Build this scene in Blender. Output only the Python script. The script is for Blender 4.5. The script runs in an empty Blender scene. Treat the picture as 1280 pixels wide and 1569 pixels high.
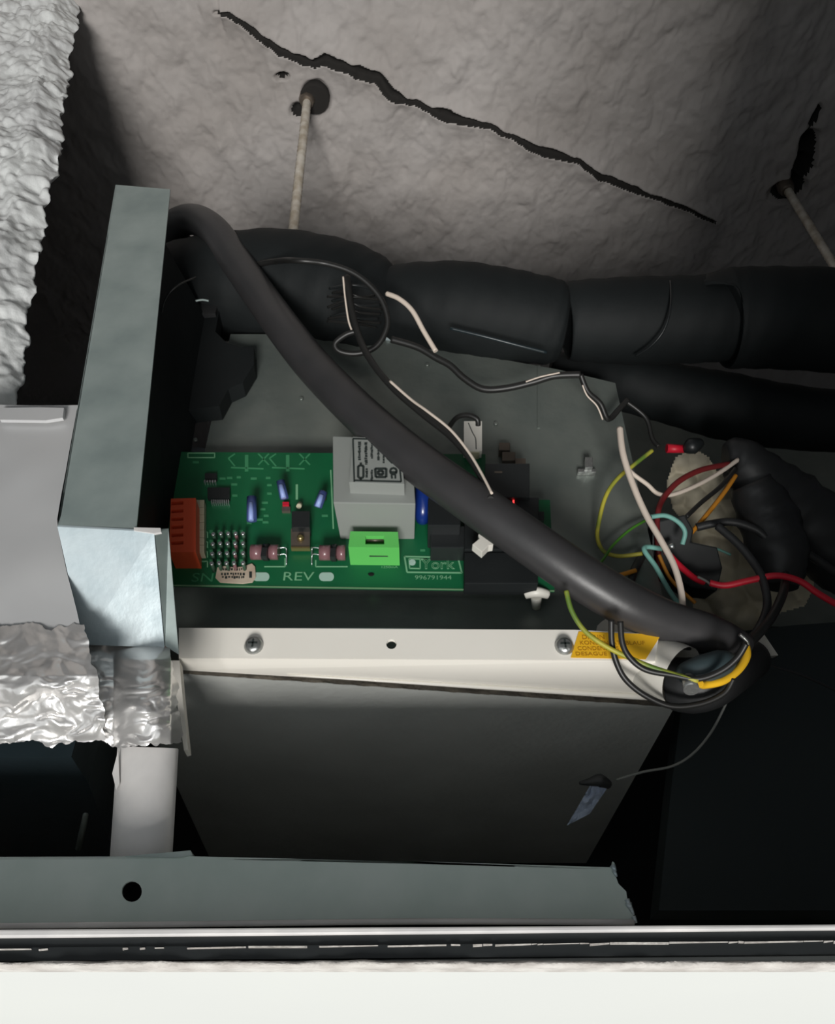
import bpy, bmesh, math, random
import numpy as np
from mathutils import Vector
from mathutils.geometry import tessellate_polygon

random.seed(4)
RNG = np.random.RandomState(11)
scn = bpy.context.scene
COL = scn.collection

# ------------------------------------------------------------------ camera, world, light, exposure
PITCH = math.radians(38.5)
F = 1250.0                                   # focal length in pixels of the 1280 x 1569 frame
cam_d = bpy.data.cameras.new('camera')
cam = bpy.data.objects.new('camera', cam_d)
COL.objects.link(cam)
cam.location = (0, 0, 0)
cam.rotation_euler = (math.radians(90) + PITCH, 0, 0)
cam_d.sensor_fit = 'HORIZONTAL'
cam_d.sensor_width = 36
cam_d.lens = F / 1280 * 36
cam_d.clip_start = 0.01
scn.camera = cam

world = bpy.data.worlds.new('room_light')
scn.world = world
world.use_nodes = True
world.node_tree.nodes['Background'].inputs[0].default_value = (0.93, 0.98, 1.0, 1)
world.node_tree.nodes['Background'].inputs[1].default_value = 0.56

def area(name, loc, target, size, power, color):
    l = bpy.data.lights.new(name, 'AREA')
    l.shape = 'RECTANGLE'; l.size = size[0]; l.size_y = size[1]
    l.energy = power; l.color = color
    o = bpy.data.objects.new(name, l)
    COL.objects.link(o)
    o.location = loc
    o.rotation_euler = (Vector(target) - Vector(loc)).to_track_quat('-Z', 'Y').to_euler()
    return o
area('upward_light', (-0.08, -2.0, -3.5), (-0.12, 0.45, 1.0), (1.2, 1.1), 190, (1.0, 0.975, 0.94))  # unseen area light added below the hatch to brighten slab and plenum

scn.view_settings.view_transform = 'Standard'
scn.view_settings.look = 'None'
scn.view_settings.gamma = 1
scn.view_settings.use_curve_mapping = False
scn.view_settings.exposure = 0.0

# ------------------------------------------------------------------ helpers
CT, ST = math.cos(PITCH), math.sin(PITCH)
def ray(u, v):
    a = (u - 640) / F; b = (784.5 - v) / F
    return Vector((a, CT - b * ST, ST + b * CT))
def P(u, v, d): return ray(u, v) * d
def PY(u, v, y):
    r = ray(u, v); return r * (y / r.y)
def PZ(u, v, z):
    r = ray(u, v); return r * (z / r.z)

def lin(c):
    return tuple(((x / 255) / 12.92 if x / 255 <= 0.04045 else ((x / 255 + 0.055) / 1.055) ** 2.4) for x in c) + (1,)

def mat(name, c, rough=0.6, metal=0.0, c2=None, nscale=30, bump=0.0, bscale=80, detail=4, coat=0.0, alpha=1.0, spec=None, emit=None, stretch=None):
    m = bpy.data.materials.new(name); m.use_nodes = True
    nt = m.node_tree; b = nt.nodes['Principled BSDF']
    b.inputs['Base Color'].default_value = lin(c)
    b.inputs['Roughness'].default_value = rough
    b.inputs['Metallic'].default_value = metal
    b.inputs['Coat Weight'].default_value = coat
    b.inputs['Alpha'].default_value = alpha
    if spec is not None: b.inputs['Specular IOR Level'].default_value = spec
    if emit:
        b.inputs['Emission Color'].default_value = lin(emit); b.inputs['Emission Strength'].default_value = 2
    tc = nt.nodes.new('ShaderNodeTexCoord')
    src = tc.outputs['Object']
    if stretch:
        mp = nt.nodes.new('ShaderNodeMapping'); mp.inputs['Scale'].default_value = stretch
        nt.links.new(src, mp.inputs[0]); src = mp.outputs[0]
    if c2 is not None:
        n = nt.nodes.new('ShaderNodeTexNoise'); n.inputs['Scale'].default_value = nscale; n.inputs['Detail'].default_value = detail
        r = nt.nodes.new('ShaderNodeValToRGB')
        r.color_ramp.elements[0].position = 0.35; r.color_ramp.elements[1].position = 0.65
        r.color_ramp.elements[0].color = lin(c); r.color_ramp.elements[1].color = lin(c2)
        nt.links.new(src, n.inputs['Vector']); nt.links.new(n.outputs['Fac'], r.inputs[0])
        nt.links.new(r.outputs[0], b.inputs['Base Color'])
    if bump:
        n = nt.nodes.new('ShaderNodeTexNoise'); n.inputs['Scale'].default_value = bscale; n.inputs['Detail'].default_value = 5
        bp = nt.nodes.new('ShaderNodeBump'); bp.inputs['Strength'].default_value = bump; bp.inputs['Distance'].default_value = 0.002
        nt.links.new(src, n.inputs['Vector']); nt.links.new(n.outputs['Fac'], bp.inputs['Height'])
        nt.links.new(bp.outputs[0], b.inputs['Normal'])
    return m

M = {}
def mk(name, *a, **k): M[name] = mat(name, *a, **k)
mk('concrete', (170, 164, 160), 0.95, c2=(184, 179, 176), nscale=5, bump=0.5, bscale=70)
mk('rough_plaster', (226, 229, 228), 0.95, c2=(212, 214, 214), nscale=14, bump=0.6, bscale=110)
mk('dark_wall', (185, 190, 198), 0.95, bump=0.3)
mk('plasterboard', (213, 214, 209), 0.9, c2=(210, 211, 207), nscale=3)
mk('plaster_edge', (176, 170, 164), 0.95, c2=(208, 204, 198), nscale=60, bump=1, bscale=200)
mk('galvanised', (140, 153, 151), 0.42, 0.3, c2=(162, 174, 171), nscale=22, bump=0.12, bscale=60)
mk('galvanised_bright', (176, 192, 198), 0.36, 0.35, c2=(200, 212, 216), nscale=26, bump=0.2, bscale=90)
mk('galvanised_dark', (112, 120, 116), 0.34, 0.4, c2=(130, 136, 130), nscale=16, bump=0.2, bscale=90)
mk('galvanised_stud', (190, 204, 197), 0.45, 0.15, c2=(202, 213, 207), nscale=26, bump=0.12)
mk('white_paint', (247, 243, 234), 0.45, c2=(242, 238, 228), nscale=8, coat=0.2)
mk('white_plastic', (226, 223, 214), 0.4)
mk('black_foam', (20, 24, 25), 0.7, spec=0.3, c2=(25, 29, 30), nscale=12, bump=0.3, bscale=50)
mk('grey_foam', (184, 186, 182), 0.85, c2=(198, 200, 196), nscale=9, bump=0.4, bscale=120)
mk('foam_edge', (96, 90, 80), 0.95, c2=(76, 71, 64), nscale=80, bump=1, bscale=220)
mk('black_rubber', (40, 41, 42), 0.5, c2=(48, 49, 50), nscale=15, bump=0.15, bscale=160)
mk('conduit', (52, 52, 53), 0.4, c2=(58, 57, 58), nscale=30, bump=0.05, bscale=220)
mk('black_plastic', (34, 37, 38), 0.4)
mk('black_film', (40, 50, 54), 0.3, c2=(30, 40, 44), nscale=9, bump=0.5, bscale=16)
mk('duct_sheet', (206, 206, 206), 0.55, 0.3, c2=(196, 197, 198), nscale=7, bump=0.3, bscale=14)
mk('foil', (240, 238, 236), 0.28, 0.7, bump=0.25, bscale=60)
mk('channel', (236, 233, 230), 0.5, 0.15, c2=(210, 208, 207), nscale=20, bump=0.2)
mk('pcb', (16, 100, 60), 0.5, c2=(13, 90, 54), nscale=18)
mk('pcb_edge', (120, 160, 120), 0.6)
mk('silk', (120, 178, 136), 0.7)
mk('silk_dim', (62, 138, 94), 0.7)
mk('silk_white', (170, 200, 186), 0.7)
mk('transformer', (142, 146, 142), 0.55)
mk('ink', (38, 46, 44), 0.7)
mk('orange', (226, 88, 52), 0.5)
mk('beige', (176, 172, 146), 0.6)
mk('green_plastic', (98, 196, 96), 0.5)
mk('solder', (220, 226, 226), 0.25, 0.9)
mk('pin_housing', (62, 92, 72), 0.6)
mk('brown_cap', (128, 92, 96), 0.3, coat=0.5)
mk('cap_blue', (64, 78, 130), 0.4)
mk('cap_stripe', (150, 170, 226), 0.45)
mk('blue', (18, 46, 118), 0.3, coat=0.4)
mk('dark_sheet', (46, 54, 55), 0.7)
mk('collar', (52, 66, 70), 0.6, bump=0.3, bscale=60)
mk('brass', (196, 176, 120), 0.3, 0.9)
mk('tab', (118, 108, 98), 0.4, 0.6)
mk('sticker', (204, 190, 170), 0.7, c2=(186, 166, 146), nscale=60)
mk('yellow_label', (238, 184, 36), 0.55)
mk('label_ink', (170, 118, 8), 0.7)
mk('screw', (170, 172, 170), 0.35, 0.8, bump=0.4, bscale=200)
mk('rod', (236, 230, 218), 0.5, 0.2, c2=(196, 184, 164), nscale=50)
mk('wire_white', (220, 206, 192), 0.5)
mk('wire_grey', (122, 124, 120), 0.5)
mk('wire_red', (206, 30, 52), 0.45)
mk('wire_dark_red', (112, 30, 32), 0.5)
mk('wire_teal', (118, 172, 162), 0.5)
mk('wire_orange', (214, 142, 44), 0.5)
mk('wire_yellow', (240, 188, 40), 0.45)
mk('wire_green', (70, 128, 40), 0.5)
mk('wire_black', (34, 34, 33), 0.42)
mk('foam_beige', (222, 213, 188), 0.9, c2=(190, 182, 162), nscale=20, bump=0.5, bscale=90)
mk('led_red', (200, 30, 40), 0.4, emit=(255, 60, 60))
mk('dark_hole_shade', (40, 38, 36), 0.95)  # dark tone for shade painted into crack and holes, and for the anchor socket
mk('scrap', (176, 190, 214), 0.3, alpha=0.85, bump=0.5, bscale=60)
mk('stripe_yg', (176, 168, 60), 0.5, c2=(92, 120, 44), nscale=60, detail=0)

class B:
    """collects shapes and links them as one mesh object"""
    def __init__(s): s.v = []; s.f = []; s.smooth = []
    def add(s, vs, fs, sm=False):
        o = len(s.v); s.v += [tuple(p) for p in vs]
        s.f += [tuple(i + o for i in f) for f in fs]; s.smooth += [sm] * len(fs); return s
    def hexa(s, a, b):
        return s.add(list(a) + list(b), [(0, 1, 2, 3), (7, 6, 5, 4), (0, 4, 5, 1), (1, 5, 6, 2), (2, 6, 7, 3), (3, 7, 4, 0)])
    def box(s, x0, x1, y0, y1, z0, z1):
        return s.hexa([(x0, y0, z0), (x1, y0, z0), (x1, y0, z1), (x0, y0, z1)], [(x0, y1, z0), (x1, y1, z0), (x1, y1, z1), (x0, y1, z1)])
    def pbox(s, u0, v0, u1, v1, yf, yb):            # box whose front face fills a rectangle of the picture at depth yf
        a, c = PY(u0, v0, yf), PY(u1, v1, yf)
        a2, c2 = PY(u1, v0, yf), PY(u0, v1, yf)
        q = [c2, c, a2, a]
        return s.hexa(q, [Vector((p.x, yb, p.z)) for p in q])
    def prism(s, pts, ext, holes=()):
        ext = Vector(ext)
        loops = [[Vector(p) for p in pts]] + [[Vector(p) for p in h] for h in holes]
        tris = tessellate_polygon(loops)
        flat = [p for l in loops for p in l]; n = len(flat)
        fs = [tuple(t) for t in tris] + [tuple(i + n for i in reversed(t)) for t in tris]
        k = 0
        for l in loops:
            m = len(l)
            for i in range(m):
                a, b = k + i, k + (i + 1) % m
                fs.append((a, a + n, b + n, b))
            k += m
        return s.add(flat + [p + ext for p in flat], fs)
    def tube(s, pts, r, seg=10, step=6, cap=True, wob=0.0):
        pts = [Vector(p) for p in pts]
        rs = r if isinstance(r, (list, tuple)) else [r] * len(pts)
        P_, R_ = [], []
        n = len(pts)
        for i in range(n - 1):
            p0, p1, p2, p3 = pts[max(i - 1, 0)], pts[i], pts[i + 1], pts[min(i + 2, n - 1)]
            st = step if n > 2 else 1
            for k in range(st):
                t = k / st
                P_.append(0.5 * ((2 * p1) + (p2 - p0) * t + (2 * p0 - 5 * p1 + 4 * p2 - p3) * t * t + (3 * p1 - p0 - 3 * p2 + p3) * t ** 3))
                R_.append(rs[i] * (1 - t) + rs[i + 1] * t)
        P_.append(pts[-1]); R_.append(rs[-1])
        vs, fs = [], []
        up = None
        for i, p in enumerate(P_):
            d = (P_[min(i + 1, len(P_) - 1)] - P_[max(i - 1, 0)]).normalized()
            if up is None:
                up = d.cross(Vector((0, 1, 0.3)))
                if up.length < 0.1: up = d.cross(Vector((1, 0, 0)))
            up = (up - d * up.dot(d)).normalized()
            w = d.cross(up)
            for k in range(seg):
                a = 2 * math.pi * k / seg
                rr = R_[i] * (1 + wob * math.sin(i * 1.7 + 3 * a))
                vs.append(p + (up * math.cos(a) + w * math.sin(a)) * rr)
        for i in range(len(P_) - 1):
            for k in range(seg):
                a, b = i * seg + k, i * seg + (k + 1) % seg
                fs.append((a, b, b + seg, a + seg))
        s.add(vs, fs, True)
        if cap:
            o = len(s.v) - len(vs)
            s.f.append(tuple(o + k for k in reversed(range(seg)))); s.smooth.append(False)
            s.f.append(tuple(o + (len(P_) - 1) * seg + k for k in range(seg))); s.smooth.append(False)
        return s
    def cyl(s, a, b, r, r2=None, seg=16): return s.tube([a, b], [r, r if r2 is None else r2], seg=seg)
    def build(s, name, m, parent=None, bevel=0.0):
        me = bpy.data.meshes.new(name)
        me.from_pydata(s.v, [], s.f); me.update()
        me.polygons.foreach_set('use_smooth', s.smooth)
        if bevel or True:
            bm = bmesh.new(); bm.from_mesh(me)
            bmesh.ops.recalc_face_normals(bm, faces=bm.faces)
            if bevel:
                bmesh.ops.bevel(bm, geom=[e for e in bm.edges if e.is_manifold and e.calc_face_angle(0) > 0.5], offset=bevel, segments=2, affect='EDGES', profile=0.6)
            bm.to_mesh(me); bm.free()
        me.materials.append(M[m])
        o = bpy.data.objects.new(name, me); COL.objects.link(o)
        if parent:
            o.parent = parent
            off = getattr(parent, 'location')
            if parent.type == 'EMPTY' and off.length: me.transform(__import__('mathutils').Matrix.Translation(-off))
        return o

def thing(name, label, cat, loc=(0, 0, 0), group=None):
    o = bpy.data.objects.new(name, None); COL.objects.link(o)
    o.location = loc; o.empty_display_size = 0.02
    o['label'] = label; o['category'] = cat
    if group: o['group'] = group
    return o
def tag(o, label, cat, group=None):
    o['label'] = label; o['category'] = cat
    if group: o['group'] = group
    return o
def struct(o): o['kind'] = 'structure'; return o
def stuff(o): o['kind'] = 'stuff'; return o

def vnoise(x, y, seed=0):
    x = np.asarray(x, float); y = np.asarray(y, float)
    xi = np.floor(x).astype(np.int64); yi = np.floor(y).astype(np.int64)
    fx = x - xi; fy = y - yi
    fx = fx * fx * (3 - 2 * fx); fy = fy * fy * (3 - 2 * fy)
    def h(a, b):
        n = (a * 374761393 + b * 668265263 + seed * 1442695041) & 0xffffffff
        n = ((n ^ (n >> 13)) * 1274126177) & 0xffffffff
        return ((n ^ (n >> 16)) & 0xffff) / 65535.0
    return (h(xi, yi) * (1 - fx) + h(xi + 1, yi) * fx) * (1 - fy) + (h(xi, yi + 1) * (1 - fx) + h(xi + 1, yi + 1) * fx) * fy
def fbm(x, y, seed=0, o=4):
    t = 0; a = 0.5
    for k in range(o):
        t = t + a * (vnoise(x * 2 ** k, y * 2 ** k, seed + k) - 0.5); a *= 0.5
    return t

def grid_mesh(V):                                   # V[n, m, 3] -> verts, faces
    n, m, _ = V.shape
    idx = np.arange(n * m).reshape(n, m)
    f = np.stack([idx[:-1, :-1], idx[1:, :-1], idx[1:, 1:], idx[:-1, 1:]], -1).reshape(-1, 4)
    return V.reshape(-1, 3), f
def fast_obj(name, V, Fq, m, smooth=True, parent=None):
    me = bpy.data.meshes.new(name)
    me.vertices.add(len(V)); me.vertices.foreach_set('co', np.asarray(V, np.float32).ravel())
    me.loops.add(len(Fq) * 4); me.loops.foreach_set('vertex_index', np.asarray(Fq, np.int32).ravel())
    me.polygons.add(len(Fq)); me.polygons.foreach_set('loop_start', np.arange(len(Fq), dtype=np.int32) * 4)
    me.update(calc_edges=True); me.validate()
    me.polygons.foreach_set('use_smooth', [smooth] * len(me.polygons))
    me.materials.append(M[m])
    o = bpy.data.objects.new(name, me); COL.objects.link(o)
    if parent: o.parent = parent
    return o

def text_mesh(s, body, u0, v0, u1, v1, y, thick=0.0002, outline=False, rot=0, plane=None):
    """lay flat lettering into the rectangle (u0,v0)-(u1,v1) of plane y"""
    cu = bpy.data.curves.new('t', 'FONT'); cu.body = body
    if outline: cu.fill_mode = 'NONE'; cu.bevel_depth = 0.016; cu.bevel_resolution = 0; cu.resolution_u = 3
    else: cu.resolution_u = 3
    o = bpy.data.objects.new('t', cu); COL.objects.link(o)
    dg = bpy.context.evaluated_depsgraph_get(); dg.update()
    me = bpy.data.meshes.new_from_object(o.evaluated_get(dg))
    vs = np.array([v.co[:] for v in me.vertices]); fs = [tuple(p.vertices) for p in me.polygons]
    bpy.data.objects.remove(o); bpy.data.curves.remove(cu)
    if rot: vs = np.stack([vs[:, 1], -vs[:, 0], vs[:, 2]], 1)
    mn, mx = vs.min(0), vs.max(0)
    a, b = PY(u0, v1, y), PY(u1, v0, y)
    X = a.x + (vs[:, 0] - mn[0]) / (mx[0] - mn[0]) * (b.x - a.x)
    Z = a.z + (vs[:, 1] - mn[1]) / (mx[1] - mn[1]) * (b.z - a.z)
    Yv = y - vs[:, 2] * (b.x - a.x) / (mx[0] - mn[0])
    s.add([(x, yy, z) for x, yy, z in zip(X, Yv, Z)], fs)
    bpy.data.meshes.remove(me)
    return s

def line_px(s, pts, y, w=1.0, t=0.0003):            # printed line of w pixels on plane y
    for (a, b) in zip(pts, pts[1:]):
        p, q = PY(a[0], a[1], y), PY(b[0], b[1], y)
        d = (q - p).normalized(); n = Vector((-d.z, 0, d.x)) * (w * 0.25 / 500)
        s.hexa([p - n, q - n, q + n, p + n], [x + Vector((0, t, 0)) for x in (p - n, q - n, q + n, p + n)])
    return s

# ------------------------------------------------------------------ setting: slab with its crack
SZ = 1.40
def seg_dist(X, Y, pts):
    D = np.full(X.shape, 9.0); T = np.zeros(X.shape); n = len(pts) - 1
    for i in range(n):
        ax, ay = pts[i]; bx, by = pts[i + 1]
        dx, dy = bx - ax, by - ay
        t = np.clip(((X - ax) * dx + (Y - ay) * dy) / (dx * dx + dy * dy), 0, 1)
        d = np.hypot(X - ax - t * dx, Y - ay - t * dy)
        k = d < D; D = np.where(k, d, D); T = np.where(k, (i + t) / n, T)
    return D, T
xs = np.concatenate([np.linspace(-1.4, -0.78, 20), np.arange(-0.77, 0.9, 0.0023), np.linspace(0.92, 1.5, 20)])
ys = np.concatenate([np.linspace(-1.0, 0.42, 20), np.arange(0.44, 1.2, 0.0022), np.linspace(1.22, 1.6, 12)])
X, Y = np.meshgrid(xs, ys, indexing='ij')
wx = X + 0.03 * fbm(X * 14, Y * 14, 5); wy = Y + 0.03 * fbm(X * 14, Y * 14, 9)
H = 0.014 * fbm(X * 5, Y * 5, 1, 3) + 0.017 * fbm(wx * 34, wy * 22, 2, 3) + 0.005 * np.abs(fbm(wx * 60, wy * 24, 3, 2)) + 0.002 * fbm(X * 150, Y * 150, 4, 2)
crack_px = [(330, 20), (352, 19), (372, 34), (400, 55), (430, 75), (462, 88), (482, 96), (500, 88), (525, 97), (548, 106), (580, 118), (602, 140),
            (640, 156), (690, 176), (740, 188), (790, 208), (835, 230), (885, 245), (920, 268), (960, 285), (1000, 300), (1050, 318), (1096, 338)]
cp = [(PZ(u, v, SZ).x, PZ(u, v, SZ).y) for u, v in crack_px]
Xj = X + 0.007 * fbm(X * 45, Y * 45, 31, 3); Yj = Y + 0.007 * fbm(X * 45, Y * 45, 37, 3)
D, T = seg_dist(Xj, Yj, cp)
wid = 0.0015 + 0.0044 * np.clip(np.sin(T * math.pi * 0.96 + 0.1), 0, 1) * (0.4 + 1.5 * vnoise(T * 34, T * 0, 7))
cpf = np.clip(1.6 - D / wid, 0, 1.3) / 1.3
H = H + 0.013 * cpf * cpf * (3 - 2 * cpf)
H = H - 0.010 * np.exp(-np.clip(D - wid, 0, 1) / 0.02) * (T > 0.02)
hole_m = np.zeros_like(X)
for (pu, pv, ra, rb, dep) in [(433, 118, 0.010, 0.006, 0.03), (485, 152, 0.020, 0.026, 0.035), (458, 170, 0.014, 0.012, 0.02), (1207, 296, 0.030, 0.020, 0.03), (1222, 284, 0.016, 0.02, 0.03),
                              (1240, 220, 0.014, 0.022, 0.03), (1236, 245, 0.016, 0.03, 0.03), (1232, 262, 0.018, 0.016, 0.03), (1252, 180, 0.006, 0.02, 0.02)]:
    c = PZ(pu, pv, SZ)
    q = np.sqrt(((Xj - c.x) / ra) ** 2 + ((Yj - c.y) / rb) ** 2)
    H = H + dep * np.clip(1.3 - q, 0, 1); hole_m = hole_m + np.clip(1.3 - q, 0, 1)
V = np.stack([X, Y, SZ + H], -1)
vv, ff = grid_mesh(V)
slab = struct(fast_obj('ceiling', vv, ff[:, ::-1], 'concrete'))
slab.data.materials.append(M['dark_hole_shade'])  # second material paints the shade inside crack and holes
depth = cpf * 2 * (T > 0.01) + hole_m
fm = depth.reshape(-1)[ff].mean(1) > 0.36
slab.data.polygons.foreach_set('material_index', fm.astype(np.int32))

def sbox(name, *a, m='dark_wall'): return struct(B().box(*a).build(name, m))
sbox('wall_back', -1.4, 1.5, 1.5, 1.6, 0.07, 1.5)
sbox('wall_right', 1.4, 1.5, -1.0, 1.5, 0.07, 1.5)
sbox('wall_front', -1.4, 1.5, -1.1, -1.0, 0.07, 1.5)
sbox('wall_side', -1.5, -1.4, -1.1, 1.6, 0.07, 1.5)

# rough plastered wall at the left, with its broken edge
WY = 0.48
edge_px = [(128, -30), (123, 10), (113, 60), (108, 110), (100, 150), (95, 235), (80, 270), (67, 340), (60, 400), (46, 470), (36, 530), (26, 600), (24, 660)]
ez = [(PY(u, v, WY).z, PY(u - 10, v, WY).x) for u, v in edge_px][::-1]
ez = [(0.3, ez[0][1])] + ez + [(2.0, ez[-1][1] - 0.02)]
zs = np.concatenate([np.arange(0.47, 1.43, 0.003)])
ex = np.interp(zs, [e[0] for e in ez], [e[1] for e in ez])
jit = 0.014 * fbm(zs * 55, zs * 0, 3, 4)
tt = np.concatenate([np.linspace(0, 0.8, 24), np.linspace(0.802, 1, 130)])
Zg, Tg = np.meshgrid(zs, tt, indexing='ij')
Xg = -1.4 + (ex[:, None] + 1.4) * Tg + jit[:, None] * np.clip((Tg - .965) / .035, 0, 1)
Hh = 0.022 * fbm(Xg * 16, Zg * 14, 21, 3) + 0.030 * np.abs(fbm(Xg * 42 + 2 * fbm(Xg * 20, Zg * 20, 25), Zg * 30, 22, 3)) + 0.008 * fbm(Xg * 120, Zg * 110, 23, 2)
Yg = WY - Hh
far = Tg > 0.985
Yg = Yg + np.where(Tg > 0.97, (Tg - 0.97) / 0.03 * 0.02, 0)
Vw = np.stack([Xg, Yg, Zg], -1)
back = Vw[:, -1:, :].copy(); back[:, :, 1] = WY + 0.08; back[:, :, 0] -= 0.09
back2 = back.copy(); back2[:, :, 0] = -1.4
Vw = np.concatenate([Vw, back, back2], 1)
vv, ff = grid_mesh(Vw)
struct(fast_obj('wall_left', vv, ff, 'rough_plaster'))

# suspended plasterboard ceiling around the opening
CZ = 0.0683
ox0, ox1, oy0, oy1 = -0.64, 0.215, -0.85, 0.42
b = B(); b.box(ox0 - 1.2, ox1 + 1.2, oy1 + 0.003, 1.6, CZ, CZ + 0.0125)
b.box(ox0 - 1.2, ox1 + 1.2, -1.2, oy0, CZ, CZ + 0.0125)
b.box(ox0 - 1.2, ox0, oy0, oy1 + 0.003, CZ, CZ + 0.0125); b.box(ox1, ox1 + 1.2, oy0, oy1 + 0.003, CZ, CZ + 0.0125)
struct(b.build('ceiling.001', 'plasterboard'))
# ragged paper edge of the board
n = 420
xx = np.linspace(ox0, ox1, n)
rows = []
for k, (yy, zz, am) in enumerate([(oy1 + 0.006, CZ - 0.0002, 0), (oy1 - 0.005, CZ - 0.0002, 0.0020), (oy1 - 0.007, CZ + 0.0012, 0.0020), (oy1 - 0.006, CZ + 0.0022, 0.0018), (oy1 - 0.001, CZ + 0.003, 0.0)]):
    nz = fbm(xx * 70, xx * 0 + k, 50 + k, 4)
    rows.append(np.stack([xx, yy + am * nz * 2, zz + am * 0.8 * fbm(xx * 90, xx * 0 + 3 * k, 60, 4) * (0.25 if k < 2 else 1)], -1))
vv, ff = grid_mesh(np.stack(rows, 0))
struct(fast_obj('trim_1', vv, ff, 'plaster_edge'))

# ------------------------------------------------------------------ hatch frame (dark profile with light lips)
hf = thing('hatch_frame', 'black and silver metal frame rail along the edge of the ceiling opening', 'frame', PY(640, 1450, 0.425))
def rail(name, m, vl, vr, hl, hr, yf, yb, par, bev=0.0, u0=-420, u1=1560):
    # strip following the frame edge; vl/vr = upper line at u=0 / u=1280, h = height in pixels
    def vv_(u, a, c): return a + (c - a) * u / 1280
    q = [PY(u0, vv_(u0, vl + hl, vr + hr), yf), PY(u1, vv_(u1, vl + hl, vr + hr), yf), PY(u1, vv_(u1, vl, vr), yf), PY(u0, vv_(u0, vl, vr), yf)]
    return B().hexa(q, [Vector((p.x, yb, p.z)) for p in q]).build(name, m, par, bev)
rail('upper_lip', 'channel', 1424, 1416, 12, 8, 0.414, 0.448, hf, 0.0008)
rail('channel_wall', 'black_plastic', 1435, 1423, 20, 18, 0.4165, 0.4195, hf)
rail('lower_wall', 'black_plastic', 1452, 1442, 21, 20, 0.4155, 0.4195, hf)
bb = B()
u = -60
random.seed(8)
while u < 1340:
    L = random.choice([8, 14, 30, 55, 90])
    vc = 1454 + (1441 - 1454) * u / 1280 + random.uniform(-1, 1)
    if random.random() < 0.72 or u > 750:
        vd = 1454 + (1441 - 1454) * (u + L) / 1280
        hh = random.uniform(1.2, 4.0)
        q = [PY(u, vc + hh, 0.4148), PY(u + L, vd + hh * random.uniform(.4, 1), 0.4148), PY(u + L, vd, 0.4148), PY(u, vc, 0.4148)]
        bb.hexa(q, [Vector((p.x, 0.4156, p.z)) for p in q])
    u += L + (random.uniform(1, 22) if u < 750 else 1)
stuff(bb.build('worn_edge', 'plaster_edge', hf))

# ------------------------------------------------------------------ galvanised ceiling stud with a torn end
st = thing('ceiling_stud', 'long galvanised steel stud with a torn right end and one hole, above the hatch frame', 'stud', PY(400, 1365, 0.45))
SY = 0.45
outer = [(-420, 1420), (-420, 1308), (0, 1313), (285, 1312), (640, 1320), (900, 1330), (937, 1329), (939, 1320), (942, 1322), (943, 1340), (948, 1354), (960, 1366), (962, 1380), (968, 1390), (971, 1402), (974, 1414), (640, 1413), (300, 1417), (0, 1421)]
hole = [(202 + 15.5 * math.cos(a), 1366 + 16 * math.sin(a)) for a in [2 * math.pi * k / 20 for k in range(20)]]
B().prism([PY(u, v, SY) for u, v in outer], (0, 0.0015, 0), [[PY(u, v, SY) for u, v in hole]]).build('web', 'galvanised_stud', st)
b = B()
b.tube([PY(-420, 1423, SY), PY(0, 1419, SY - .001), PY(300, 1416, SY - .001), PY(640, 1412, SY - .001), PY(972, 1413, SY)], 0.0014, 8)
b.build('rolled_lip', 'channel', st)  # lighter material than the web paints a highlight along the lip
q = [PY(-420, 1308, SY), PY(0, 1313, SY), PY(285, 1312, SY), PY(640, 1320, SY), PY(937, 1329, SY)]
B().prism([p for p in q] + [p + Vector((0, 0.03, 0)) for p in reversed(q)], (0, 0, -0.0012)).build('top_flange', 'galvanised_stud', st)
b = B()
for (u, v, r) in [(939, 1326, 0.0016), (941, 1334, 0.0012), (961, 1378, 0.0014), (963, 1384, 0.0018), (967, 1392, 0.0012), (971, 1404, 0.0012)]:
    p = PY(u, v, SY - 0.0005); b.tube([p, p + Vector((.001, 0, -.003))], [r, r * .5], 6)
b.build('torn_burr', 'galvanised_bright', st)

# ------------------------------------------------------------------ fan coil unit casing
fc = thing('fan_coil_unit', 'galvanised fan coil unit casing with grey foam underside hanging from the slab', 'air conditioner', (0, 0.55, 0.27))
PYB = 0.55
pl = [(-0.195, 0.276), (0.195, 0.276), (0.195, 0.62), (0.145, 0.66), (0.02, 0.668)]
c = PY(492, 512, PYB); c2 = PY(622, 524, PYB)
pan = [(-0.195, 0.276), (0.195, 0.276), (0.195, 0.60), (0.14, 0.62), (c2.x, c2.z), (c.x, c.z), (-0.195, c.z)]
B().prism([(x, PYB, z) for x, z in pan], (0, 0.002, 0)).build('front_panel', 'galvanised_dark', fc)
B().hexa([c, c2, c2 + Vector((0, 0, .004)), c + Vector((0, 0, .004))], [p + Vector((0, -.004, 0)) for p in (c, c2, c2 + Vector((0, 0, .004)), c + Vector((0, 0, .004)))]).build('folded_lip', 'galvanised_bright', fc)
B().box(-0.195, 0.195, PYB + 0.002, 0.98, 0.275, 0.60).build('casing', 'galvanised_dark', fc)
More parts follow.
